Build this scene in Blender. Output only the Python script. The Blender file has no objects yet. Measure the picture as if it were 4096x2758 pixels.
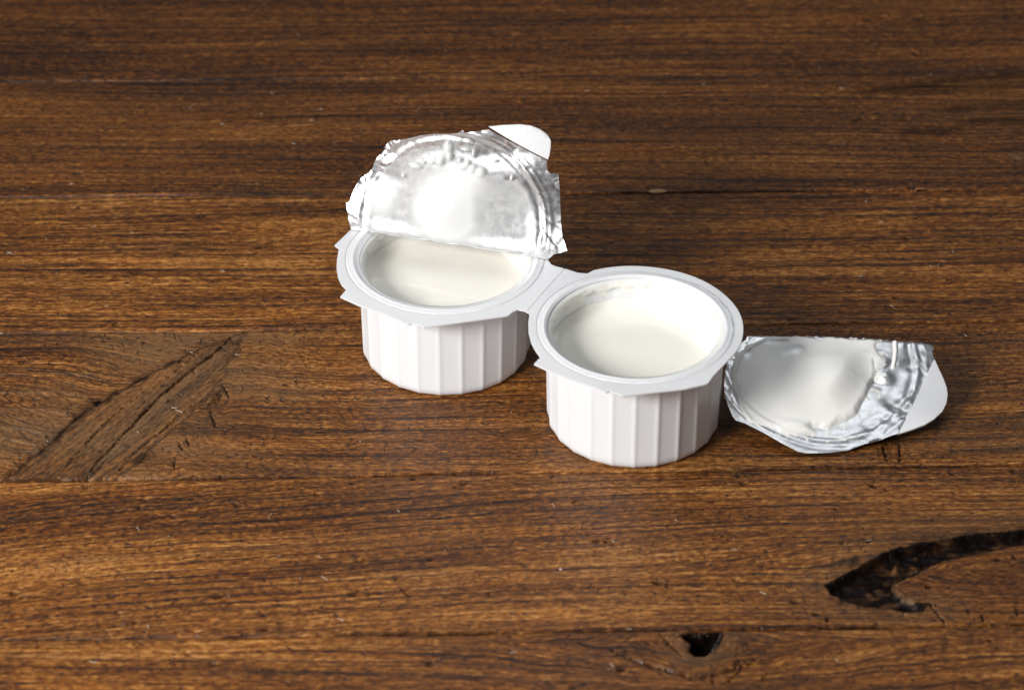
import bpy, math, random
import numpy as np
from mathutils import Vector, geometry

MM = 0.001
sc = bpy.context.scene
C = sc.collection

# ------------------------------------------------------------------ camera, light, exposure
PITCH, FOC, DIST = math.radians(35.0), 121.0, 1.25
CAM = np.array([0.0, -DIST * math.cos(PITCH), DIST * math.sin(PITCH)])
FW = np.array([0.0, math.cos(PITCH), -math.sin(PITCH)])
UP = np.array([0.0, math.sin(PITCH), math.cos(PITCH)])
cam = bpy.data.cameras.new('camera')
cam.lens, cam.sensor_width, cam.clip_start, cam.clip_end = FOC, 36.0, 0.05, 20.0
cam.dof.use_dof = True
cam.dof.focus_distance = 1.235
cam.dof.aperture_fstop = 14.0
co = bpy.data.objects.new('camera', cam); C.objects.link(co)
co.location = CAM; co.rotation_euler = (math.pi / 2 - PITCH, 0, 0)
sc.camera = co

w = bpy.data.worlds.new('World'); sc.world = w; w.use_nodes = True
bg = w.node_tree.nodes['Background']
bg.inputs[0].default_value = (0.92, 0.95, 1.0, 1); bg.inputs[1].default_value = 0.13

def area(name, loc, target, size, power, col):
    l = bpy.data.lights.new(name, 'AREA'); l.shape = 'RECTANGLE'
    l.size, l.size_y = size; l.energy = power; l.color = col
    o = bpy.data.objects.new(name, l); C.objects.link(o)
    o.location = loc
    o.rotation_euler = (Vector(target) - Vector(loc)).to_track_quat('-Z', 'Y').to_euler()
    return o
area('window_light', (-0.545, -0.585, 0.475), (0.0, -0.02, 0.03), (0.34, 0.28), 11.0, (1.0, 0.985, 0.965))
area('overhead_fill', (0.05, 0.22, 1.2), (0.03, 0, 0), (1.1, 0.8), 3.6, (0.92, 0.96, 1.0))  # unseen soft fill, added overhead to brighten foil and rim

sc.view_settings.view_transform = 'Standard'; sc.view_settings.look = 'None'
sc.view_settings.exposure = 0.0; sc.view_settings.gamma = 1.0
sc.cycles.max_bounces = 8; sc.cycles.use_denoising = True

# ------------------------------------------------------------------ helpers
def at(px, py, z):
    """point of the plane at height z seen at photo pixel (px, py) of 4096 x 2758"""
    s = 36.0 / 4096.0 / FOC
    d = FW + np.array([1.0, 0, 0]) * (px - 2048) * s - UP * (py - 1379) * s
    return CAM + d * ((z - CAM[2]) / d[2])
def project(p):
    q = p - CAM; f = q @ FW; s = 36.0 / 4096.0 / FOC
    return np.stack([2048 + q[..., 0] / f / s, 1379 - (q @ UP) / f / s], -1)
def r1(l): return [(1250 + x / 1.8445, 450 + y / 1.8445) for x, y in l]
def r2(l): return [(1250 + x / 2.24, 950 + y / 2.24) for x, y in l]
def r3(l): return [(2050 + x / 1.742, 1000 + y / 1.742) for x, y in l]
def r4(l): return [(2800 + x / 2.1173, 1250 + y / 2.1173) for x, y in l]
def r5(l): return [(x / 1.6636, 1200 + y / 1.6636) for x, y in l]
def r6(l): return [(2600 + x / 1.5568, 1950 + y / 1.5568) for x, y in l]
def rb(l): return [(1300 + x / 1.6636, 1850 + y / 1.6636) for x, y in l]
def ov(l): return [(x * 1.7587, y * 1.7587) for x, y in l]
def flat(l, z=0.0): return np.array([at(x, y, z)[:2] for x, y in l])

def sstep(a, b, x):
    t = np.clip((x - a) / (b - a), 0, 1); return t * t * (3 - 2 * t)
def _h(ix, iy, seed):
    n = (ix.astype(np.int64) * 374761393 + iy.astype(np.int64) * 668265263 + seed * 1442695041) & 0xffffffff
    n = ((n ^ (n >> 13)) * 1274126177) & 0xffffffff
    n = ((n ^ (n >> 16)) * 2246822519) & 0xffffffff
    return ((n ^ (n >> 15)) & 0xffffff) / float(0xffffff)
def noise(x, y, seed=0):
    x = np.asarray(x, float); y = np.asarray(y, float)
    x, y = np.broadcast_arrays(x, y)
    ix, iy = np.floor(x), np.floor(y); fx, fy = x - ix, y - iy
    ux, uy = fx * fx * fx * (fx * (fx * 6 - 15) + 10), fy * fy * fy * (fy * (fy * 6 - 15) + 10)
    def g(a, b):
        t = _h(ix + a, iy + b, seed) * 2 * np.pi
        return np.cos(t) * (fx - a) + np.sin(t) * (fy - b)
    n0 = g(0, 0) * (1 - ux) + g(1, 0) * ux; n1 = g(0, 1) * (1 - ux) + g(1, 1) * ux
    return (n0 * (1 - uy) + n1 * uy) * 1.42
def fbm(x, y, o=4, seed=0):
    r = 0; a = 1.0; t = 0
    for k in range(o):
        r = r + a * noise(x * 2 ** k, y * 2 ** k, seed + k * 17); t += a; a *= 0.5
    return r / t
def seg_dist(x, y, pl, closed=False):
    """distance to a polyline and the share of its length at the nearest point"""
    pl = np.asarray(pl, float)
    if closed: pl = np.vstack([pl, pl[:1]])
    best = np.full(np.shape(x), 1e9); tt = np.zeros(np.shape(x))
    n = len(pl) - 1
    for k in range(n):
        a, b = pl[k], pl[k + 1]; d = b - a; L = max(d @ d, 1e-18)
        t = np.clip(((x - a[0]) * d[0] + (y - a[1]) * d[1]) / L, 0, 1)
        q = np.hypot(x - a[0] - t * d[0], y - a[1] - t * d[1])
        m = q < best; best = np.where(m, q, best); tt = np.where(m, (k + t) / n, tt)
    return best, tt
def poly_sd(x, y, pl):
    """signed distance to a polygon, positive inside"""
    pl = np.asarray(pl, float); d, _ = seg_dist(x, y, pl, True)
    ins = np.zeros(np.shape(x), bool); n = len(pl)
    for k in range(n):
        a, b = pl[k], pl[(k + 1) % n]
        c = (a[1] > y) != (b[1] > y)
        ins ^= c & (x < (b[0] - a[0]) * (y - a[1]) / (b[1] - a[1] + 1e-15) + a[0])
    return np.where(ins, d, -d)

WORLD = {}
def mesh_np(name, V, F, mat, parent=None, attrs=None, smooth=True, sharp=None, loc=None):
    """V (n,3), F (m,3|4) or list of tuples -> one linked mesh object (world coordinates, origin at loc)"""
    me = bpy.data.meshes.new(name); V = np.asarray(V, np.float64)
    if parent is not None and loc is None:
        loc = tuple(WORLD[parent.name])
    o = bpy.data.objects.new(name, me)
    L = np.array(loc if loc is not None else (0, 0, 0), float)
    V = V - L
    if isinstance(F, np.ndarray):
        k = F.shape[1]
        me.vertices.add(len(V)); me.vertices.foreach_set('co', V.astype(np.float32).ravel())
        me.loops.add(F.size); me.loops.foreach_set('vertex_index', F.astype(np.int32).ravel())
        me.polygons.add(len(F)); me.polygons.foreach_set('loop_start', np.arange(0, F.size, k, dtype=np.int32))
        me.update(calc_edges=True)
    else:
        me.from_pydata([tuple(v) for v in V], [], F)
    if smooth: me.polygons.foreach_set('use_smooth', np.ones(len(me.polygons), bool))
    if sharp: me.set_sharp_from_angle(angle=math.radians(sharp))
    for an, (ty, data) in (attrs or {}).items():
        a = me.attributes.new(an, ty, 'POINT')
        a.data.foreach_set('vector' if ty == 'FLOAT_VECTOR' else 'value', np.asarray(data, np.float32).ravel())
    me.validate(); me.update()
    me.materials.append(mat)
    C.objects.link(o)
    o.location = L
    if parent is not None:
        o.parent = parent; o.location = L - np.array(WORLD[parent.name])
    WORLD[o.name] = tuple(L)
    return o
def empty(name, loc):
    o = bpy.data.objects.new(name, None); C.objects.link(o); o.location = loc
    o.empty_display_size = 0.01
    WORLD[o.name] = tuple(loc)
    return o
def tag(o, label, cat=None, group=None, kind=None):
    if label: o['label'] = label
    if cat: o['category'] = cat
    if group: o['group'] = group
    if kind: o['kind'] = kind
    return o
def grid_faces(nr, ncol, wrap=False):
    i = np.arange(nr - 1)[:, None]; j = np.arange(ncol if wrap else ncol - 1)[None, :]
    a = i * ncol + j; b = i * ncol + (j + 1) % ncol
    return np.stack([a, b, b + ncol, a + ncol], -1).reshape(-1, 4)

# ------------------------------------------------------------------ node materials
class NT:
    def __init__(s, name):
        s.m = bpy.data.materials.new(name); s.m.use_nodes = True
        s.n = s.m.node_tree.nodes; s.l = s.m.node_tree.links
        s.p = s.n['Principled BSDF']
    def node(s, t, **kw):
        o = s.n.new(t)
        for k, v in kw.items(): setattr(o, k, v)
        return o
    def put(s, sock, v):
        if hasattr(v, 'is_output') or isinstance(v, bpy.types.NodeSocket): s.l.new(v, sock)
        else: sock.default_value = v
    def math(s, op, a, b=0.0, c=None, clamp=False):
        o = s.node('ShaderNodeMath', operation=op, use_clamp=clamp)
        s.put(o.inputs[0], a); s.put(o.inputs[1], b)
        if c is not None: s.put(o.inputs[2], c)
        return o.outputs[0]
    def step(s, v, a, b, lo=0.0, hi=1.0):
        o = s.node('ShaderNodeMapRange', interpolation_type='SMOOTHSTEP')
        s.put(o.inputs[0], v); o.inputs[1].default_value = a; o.inputs[2].default_value = b
        o.inputs[3].default_value = lo; o.inputs[4].default_value = hi
        return o.outputs[0]
    def mix(s, f, a, b, mode='MIX'):
        o = s.node('ShaderNodeMix', data_type='RGBA', blend_type=mode)
        s.put(o.inputs['Factor'], f) if False else s.put(o.inputs[0], f)
        s.put(o.inputs[6], a); s.put(o.inputs[7], b)
        return o.outputs[2]
    def attr(s, name):
        o = s.node('ShaderNodeAttribute', attribute_name=name); return o
    def vmul(s, v, k, off=(0, 0, 0)):
        o = s.node('ShaderNodeVectorMath', operation='MULTIPLY_ADD')
        s.put(o.inputs[0], v); o.inputs[1].default_value = k; o.inputs[2].default_value = off
        return o.outputs[0]
    def noise(s, v, scale=1.0, detail=2.0, rough=0.5, dist=0.0):
        o = s.node('ShaderNodeTexNoise'); s.l.new(v, o.inputs['Vector'])
        o.inputs['Scale'].default_value = scale; o.inputs['Detail'].default_value = detail
        o.inputs['Roughness'].default_value = rough; o.inputs['Distortion'].default_value = dist
        return o.outputs[0]
    def ramp(s, f, stops):
        o = s.node('ShaderNodeValToRGB'); s.l.new(f, o.inputs[0])
        e = o.color_ramp.elements
        while len(e) < len(stops): e.new(0.5)
        for k, (p, c) in enumerate(stops): e[k].position = p; e[k].color = (*c, 1)
        return o.outputs[0]
    def bump(s, h, dist, strength=1.0, normal=None):
        o = s.node('ShaderNodeBump'); s.l.new(h, o.inputs['Height'])
        o.inputs['Distance'].default_value = dist; o.inputs['Strength'].default_value = strength
        if normal is not None: s.l.new(normal, o.inputs['Normal'])
        return o.outputs[0]

def wood_material():
    t = NT('oiled_old_wood'); p = t.p
    gs = t.attr('grain').outputs['Vector']; fx = t.attr('marks')
    sep = t.node('ShaderNodeSeparateXYZ'); t.l.new(fx.outputs['Vector'], sep.inputs[0])
    dark, tone, ring = sep.outputs
    fb = t.attr('wear'); sep2 = t.node('ShaderNodeSeparateXYZ'); t.l.new(fb.outputs['Vector'], sep2.inputs[0])
    check, glossy, pale = sep2.outputs
    broad = t.noise(t.vmul(gs, (6, 60, 1)), detail=3, rough=0.55)
    fibre = t.noise(t.vmul(gs, (190, 2300, 1)), detail=2, rough=0.6)
    streak = t.noise(t.vmul(gs, (11, 760, 1), (3, 1, 5)), detail=3, rough=0.6)
    mottle = t.noise(t.vmul(gs, (480, 900, 1), (1, 7, 2)), detail=4, rough=0.7)
    # growth rings: each ring darkens towards a sharp latewood line
    ringn = t.noise(t.vmul(gs, (9, 150, 1), (8, 2, 6)), detail=2)
    fr = t.math('FRACT', t.math('ADD', ring, t.math('MULTIPLY', streak, 0.22)))
    late = t.math('MULTIPLY', t.math('POWER', fr, 5.0), t.step(ringn, 0.36, 0.62))
    f = t.math('MULTIPLY', t.math('SUBTRACT', broad, 0.5), 0.62)
    f = t.math('ADD', f, t.math('MULTIPLY', t.math('SUBTRACT', streak, 0.5), 0.68))
    f = t.math('ADD', f, t.math('MULTIPLY', t.math('SUBTRACT', mottle, 0.5), 1.02))
    f = t.math('ADD', f, t.math('MULTIPLY', t.math('SUBTRACT', fibre, 0.5), 0.9))
    f = t.math('ADD', f, t.math('MULTIPLY', tone, 0.26))
    f = t.math('SUBTRACT', t.math('ADD', f, 0.56), t.math('MULTIPLY', late, 0.36))
    col = t.ramp(f, [(0.20, (0.0085, 0.0028, 0.0008)), (0.36, (0.040, 0.0117, 0.0018)), (0.53, (0.118, 0.0365, 0.0047)),
                     (0.70, (0.250, 0.088, 0.0130)), (0.93, (0.54, 0.250, 0.066))])
    # greyer, redder and yellower patches
    hue = t.noise(t.vmul(gs, (22, 150, 1), (9, 2, 4)), detail=2)
    col = t.mix(t.step(hue, 0.55, 0.72, 0, 0.5), col, t.mix(1.0, col, (1.12, 0.95, 0.6, 1), 'MULTIPLY'))
    col = t.mix(t.step(hue, 0.30, 0.46, 0.55, 0), col, t.mix(1.0, col, (0.95, 1.02, 1.3, 1), 'MULTIPLY'))
    col = t.mix(t.math('MULTIPLY', pale, t.step(mottle, 0.25, 0.7, 0.25, 0.95), clamp=True), col, (0.185, 0.102, 0.045, 1))
    # thin dark latewood lines
    ln = t.noise(t.vmul(gs, (5, 640, 1), (6, 3, 1)), detail=2, rough=0.55)
    lm = t.step(ln, 0.40, 0.30)
    col = t.mix(t.math('MULTIPLY', lm, 0.5), col, (0.017, 0.008, 0.005, 1))
    # short checks across the grain, in patches
    sg = t.node('ShaderNodeSeparateXYZ'); t.l.new(gs, sg.inputs[0])
    wob = t.noise(t.vmul(gs, (70, 190, 1), (2, 8, 3)), detail=2, rough=0.6)
    per = t.math('FRACT', t.math('ADD', t.math('MULTIPLY', sg.outputs[0], 230.0), t.math('MULTIPLY', wob, 3.2)))
    cl = t.step(t.math('ABSOLUTE', t.math('SUBTRACT', per, 0.5)), 0.025, 0.085, 1, 0)
    cb = t.noise(t.vmul(gs, (190, 210, 1), (5, 5, 5)), detail=1)
    cm = t.math('MULTIPLY', t.math('MULTIPLY', cl, t.step(cb, 0.53, 0.62)), check, clamp=True)
    col = t.mix(t.math('MULTIPLY', cm, 0.8), col, (0.016, 0.008, 0.005, 1))
    # little pits
    vo = t.node('ShaderNodeTexVoronoi'); t.l.new(t.vmul(gs, (210, 330, 1), (4, 4, 0)), vo.inputs['Vector'])
    vo.inputs['Scale'].default_value = 1.0
    vc = t.node('ShaderNodeSeparateColor'); t.l.new(vo.outputs['Color'], vc.inputs[0])
    pit = t.math('MULTIPLY', t.step(vo.outputs['Distance'], 0.1, 0.24, 1, 0), t.step(vc.outputs[0], 0.82, 0.86))
    col = t.mix(t.math('MULTIPLY', pit, 0.75), col, (0.02, 0.009, 0.006, 1))
    col = t.mix(t.math('MINIMUM', dark, 1.0), col, (0.0045, 0.0022, 0.0016, 1))
    t.l.new(col, p.inputs['Base Color'])
    rg = t.math('ADD', t.step(mottle, 0.3, 0.7, 0.31, 0.50), t.math('MULTIPLY', fibre, 0.08))
    rg = t.math('SUBTRACT', rg, t.math('MULTIPLY', glossy, 0.32))
    t.l.new(rg, p.inputs['Roughness']); t.l.new(t.math('MULTIPLY', t.math('SUBTRACT', 1.0, t.math('MULTIPLY', dark, 0.75)), 0.36), p.inputs['Specular IOR Level'])
    h = t.math('ADD', t.math('MULTIPLY', streak, 0.5), t.math('MULTIPLY', fibre, 0.28))
    h = t.math('ADD', h, t.math('MULTIPLY', mottle, 0.5))
    h = t.math('SUBTRACT', h, t.math('ADD', t.math('MULTIPLY', lm, 0.25), t.math('MULTIPLY', late, -0.35)))
    h = t.math('SUBTRACT', h, t.math('MULTIPLY', cm, 0.55)); h = t.math('SUBTRACT', h, t.math('MULTIPLY', pit, 0.9))
    t.l.new(t.bump(h, 0.00050, 1.0), p.inputs['Normal'])
    return t.m
def plain(name, col, rough, spec=0.5, metal=0.0, sss=0.0, sr=(1, 1, 1), coat=0.0):
    t = NT(name); p = t.p
    p.inputs['Base Color'].default_value = (*col, 1); p.inputs['Roughness'].default_value = rough
    p.inputs['Specular IOR Level'].default_value = spec; p.inputs['Metallic'].default_value = metal
    p.inputs['Coat Weight'].default_value = coat; p.inputs['Coat Roughness'].default_value = 0.1
    if sss:
        p.inputs['Subsurface Weight'].default_value = sss; p.inputs['Subsurface Radius'].default_value = sr
        p.inputs['Subsurface Scale'].default_value = 0.002
    return t
def objco(t): return t.node('ShaderNodeTexCoord').outputs['Object']

def plastic_material(name, col, rough, grain):
    t = plain(name, col, rough, 0.45, sss=0.35, sr=(1.0, 0.95, 0.9))
    v = objco(t)
    a = t.noise(v, 900, 3); b = t.noise(v, 60, 2)
    t.l.new(t.step(b, 0.3, 0.7, rough - 0.05, rough + 0.08), t.p.inputs['Roughness'])
    t.l.new(t.bump(t.math('ADD', t.math('MULTIPLY', a, grain), b), 0.00012, 0.6), t.p.inputs['Normal'])
    return t.m
def foil_material():
    t = plain('aluminium_foil', (0.76, 0.765, 0.78), 0.3, metal=1.0)
    v = objco(t)
    br = t.noise(t.vmul(v, (2600, 200, 200)), detail=2)
    cr = t.noise(v, 420, 4, 0.6)
    t.l.new(t.step(cr, 0.3, 0.7, 0.27, 0.42), t.p.inputs['Roughness'])
    t.l.new(t.bump(t.math('ADD', t.math('MULTIPLY', br, 0.3), cr), 0.00006, 0.6), t.p.inputs['Normal'])
    return t.m
def yogurt_material(name, col, rough, grain=0.0):
    t = plain(name, col, rough, 0.5, sss=0.35, sr=(1.0, 0.85, 0.6))
    v = objco(t); n = t.noise(v, 500, 3)
    t.l.new(t.bump(n, 0.0001, grain), t.p.inputs['Normal'])
    return t.m
def film_material(name, col):
    """yogurt film: opaque where thick, letting the foil through where thin"""
    t = plain(name, col, 0.28, 0.5)
    cov = t.attr('cover').outputs['Fac']
    n = t.noise(objco(t), 700, 3)
    t.l.new(t.bump(n, 0.00012, 0.4), t.p.inputs['Normal'])
    tr = t.node('ShaderNodeBsdfTransparent')
    tr.inputs[0].default_value = (0.97, 0.97, 0.97, 1)
    mx = t.node('ShaderNodeMixShader'); out = t.n['Material Output']
    t.l.new(cov, mx.inputs[0]); t.l.new(tr.outputs[0], mx.inputs[1]); t.l.new(t.p.outputs[0], mx.inputs[2])
    t.l.new(mx.outputs[0], out.inputs['Surface'])
    return t.m

M_WOOD = wood_material()
M_CUP = plastic_material('white_plastic', (0.83, 0.845, 0.865), 0.34, 0.15)
M_RIM = plastic_material('white_rim_plastic', (0.80, 0.805, 0.82), 0.36, 0.25)
M_TAB = plastic_material('white_tab_plastic', (0.82, 0.825, 0.84), 0.42, 2.2)
M_FOIL = foil_material()
M_YOG = yogurt_material('cream_yogurt', (0.90, 0.872, 0.80), 0.09)
M_RES = yogurt_material('yogurt_residue', (0.87, 0.86, 0.815), 0.3, 0.5)
M_FILM = film_material('yogurt_film', (0.87, 0.86, 0.82))
M_FILM_DIM = film_material('dimmed_yogurt_film', (0.745, 0.75, 0.745))  # same yogurt, colour darkened to offset strong light on the standing lid
M_SPL = plain('pale_split_wood', (0.42, 0.26, 0.13), 0.7).m
M_DUST = plain('pale_dust', (0.62, 0.55, 0.46), 0.8).m

# ------------------------------------------------------------------ wooden table top: planks
table = empty('wooden_table', (0, 0, 0))
tag(table, 'old dark brown wooden table top of wide knotty planks under the cups', 'table')
JOINTS = [(0.455, 0.018), (0.366, 0.018), (0.2785, 0.018), (0.1906, 0.0175), (0.1027, 0.0125), (0.0117, 0.0218),
          (-0.0767, 0.0262), (-0.1622, 0.0217), (-0.250, 0.022), (-0.34, 0.022)]
rng = np.random.default_rng(7)
D_MAIN = flat(r5([(1650, 198), (1540, 240), (1480, 300), (1380, 380), (1290, 450), (1200, 520), (1080, 620), (980, 720), (900, 810), (800, 910), (720, 1000), (650, 1062), (575, 1190)]))
D_THIN = [flat(r5(l)) for l in (
    [(1400, 640), (1280, 700), (1180, 770), (1100, 850), (1000, 920), (900, 1010), (820, 1090), (745, 1190)],
    [(980, 590), (860, 680), (760, 760), (680, 830), (600, 920), (500, 1030), (420, 1130)],
    [(1480, 560), (1505, 600), (1525, 650)], [(1395, 735), (1420, 800), (1440, 880)],
    [(1190, 940), (1215, 1000)], [(1240, 910), (1260, 960)], [(1150, 1040), (1165, 1120)],
    [(1330, 340), (1220, 430), (1100, 520), (1000, 600)], [(720, 1040), (660, 1110), (600, 1180)])]
D_STAIN = [flat(r5(l)) for l in (
    [(1330, 320), (1100, 440), (1000, 490), (900, 550), (800, 610), (700, 660), (600, 720)],
    [(640, 700), (500, 790), (350, 940), (200, 1060), (90, 1150)],
    [(1560, 290), (1480, 320)], [(1500, 540), (1440, 640), (1380, 720)], [(1000, 1000), (900, 1100)])]
D_LIGHT = [flat(r5(l)) for l in (
    [(-300, 500), (0, 495), (400, 488), (650, 495), (800, 520), (900, 548)],
    [(-300, 620), (0, 615), (400, 615), (520, 625), (600, 665)],
    [(-300, 732), (0, 730), (350, 730), (440, 750), (485, 790)],
    [(-300, 842), (0, 845), (200, 860), (285, 885), (300, 920)],
    [(-300, 912), (0, 920), (150, 930), (230, 970), (250, 1005)],
    [(-300, 1060), (0, 1065), (60, 1070), (105, 1115)])]
BAND = flat(r5([(1640, 203), (1480, 270), (1330, 325), (1100, 440), (1000, 490), (900, 550), (700, 660), (620, 705), (500, 790), (350, 940), (200, 1060), (90, 1150), (30, 1192), (780, 1192), (900, 1080), (1100, 900), (1280, 740), (1400, 640), (1480, 540), (1540, 400), (1600, 270)]))
E_BARK = flat(r6([(1085, 605), (1130, 578), (1280, 498), (1420, 420), (1560, 365), (1780, 325), (2000, 288), (2329, 258), (2700, 225), (2700, 300),
                  (2329, 348), (2100, 395), (1900, 428), (1750, 482), (1620, 555), (1525, 592), (1538, 640), (1580, 682), (1680, 712), (1745, 716),
                  (1700, 764), (1600, 772), (1480, 748), (1330, 738), (1200, 695), (1120, 655)]))
E_HEART = flat(r6([(1525, 592), (1620, 555), (1750, 482), (1900, 428), (2100, 395), (2329, 348), (2700, 300), (2700, 620), (2329, 690), (2000, 720), (1745, 716), (1680, 712), (1580, 682), (1538, 640)]))
E_BOT = flat(r6([(1700, 722), (1745, 716), (2000, 722), (2329, 692), (2700, 622)]))
E_CHIP = flat(r6([(1522, 596), (1535, 645), (1580, 688), (1640, 704)]))
E_FLAKES = [flat(r6(l)) for l in ([(1518, 400), (1545, 430), (1530, 480)], [(1660, 405), (1650, 470), (1625, 520)], [(1880, 385), (1990, 375), (2100, 362)],
            [(1330, 590), (1400, 650), (1470, 690)], [(1420, 600), (1500, 660), (1530, 700)], [(2150, 330), (2300, 325)])]
E_LOWCRACK = [flat(r6(l)) for l in ([(1745, 716), (1820, 735), (1905, 750)], [(1745, 720), (1790, 780), (1830, 820), (1840, 860)], [(2280, 740), (2290, 800)], [(2070, 780), (2080, 840)],
              [(1980, 740), (1990, 790)], [(1580, 770), (1580, 800)], [(1100, 800), (1110, 850)])]
F_HOLE = flat(r6([(178, 912), (240, 890), (320, 898), (440, 888), (465, 900), (445, 960), (395, 1018), (335, 1052), (270, 1052), (238, 1005), (248, 965), (205, 945)]))
F_CRACK = flat(rb([(1905, 1243), (1990, 1290), (2150, 1345), (2329, 1392)]) + r6([(60, 1118), (150, 1150), (250, 1174), (330, 1178), (420, 1160), (560, 1115), (645, 1083)]))
F_THIN = [flat(r6(l)) for l in ([(560, 1060), (520, 1100)], [(560, 1060), (555, 1085), (530, 1110)], [(60, 910), (130, 980), (200, 1040)], [(130, 900), (180, 930)], [(640, 1090), (560, 1140), (480, 1210)],
          [(390, 1180), (395, 1225)], [(740, 1150), (690, 1200)])]
B_STAIN = [flat([(2600 + x / 1.5568, y / 1.5568) for x, y in l]) for l in ([(1000, 580), (1300, 575), (1500, 550), (1800, 515), (2000, 488), (2329, 470), (2700, 450)],
           [(1300, 590), (1700, 570), (2000, 545), (2329, 530), (2700, 520)], [(1700, 690), (2050, 670), (2329, 665)], [(1850, 770), (2150, 750), (2329, 755)], [(1500, 830), (1900, 815)])]
B_SLIT = [(flat([(2600 + x / 1.5568, y / 1.5568) for x, y in l]), wd) for l, wd in (([(1240, 752), (1300, 745), (1395, 738)], 0.0011), ([(1570, 748), (1612, 742)], 0.0008),
          ([(1640, 315), (1665, 350)], 0.0009), ([(350, 995), (355, 1015)], 0.0009), ([(2165, 1328), (2220, 1322)], 0.0009), ([(1600, 1165), (1645, 1170)], 0.0009))]
D_STEP = flat(r4([(1545, 1110), (1560, 1180), (1590, 1270)]))
D_STEP2 = flat(r4([(1690, 1090), (1695, 1270)]))

SCRATCH = [(3, flat([(3892, 400), (3945, 452), (4000, 498), (4032, 525)]), 0.0005), (5, flat(r4([(1205, 1165), (1222, 1230), (1236, 1290)])), 0.0005),
           (6, flat(r4([(1236, 1290), (1245, 1340)]) + r6([(1265, 30), (1300, 120), (1325, 210), (1340, 270)])), 0.0006), (6, flat(rb([(850, 760), (870, 810), (890, 835)])), 0.0003),
           (5, flat(r5([(2230, 935), (2260, 960), (2255, 990)])), 0.0003), (6, flat([(1010, 2215), (1090, 2260), (1150, 2300)]), 0.0006)]
def gauss2(x, y, c, a, b): return np.exp(-(((x - c[0]) / a) ** 2 + ((y - c[1]) / b) ** 2))
def crack(x, y, pl, wd, taper=True):
    """0..1 mask of an uneven crack of half-width wd along a polyline"""
    d, t = seg_dist(x + 0.0004 * noise(x * 900, y * 900, 3), y + 0.0004 * noise(x * 900, y * 900, 4), pl)
    k = np.where(taper, 0.35 + 0.65 * np.sin(np.pi * np.clip(t * 0.92 + 0.04, 0, 1)), 1.0)
    k = k * (0.75 + 0.5 * noise(t * 14, 0 * t, 9))
    return sstep(wd * k * 1.25, wd * k * 0.45, d), d

def axis(lo, hi, flo, fhi, st):
    a = np.arange(flo, fhi + 1e-9, st); n = int((flo - lo) / 0.008)
    left = np.linspace(lo, flo, max(n, 2) + 1)[:-1]; right = np.linspace(fhi, hi, max(int((hi - fhi) / 0.008), 2) + 1)[1:]
    return np.concatenate([left, a, right])

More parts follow.
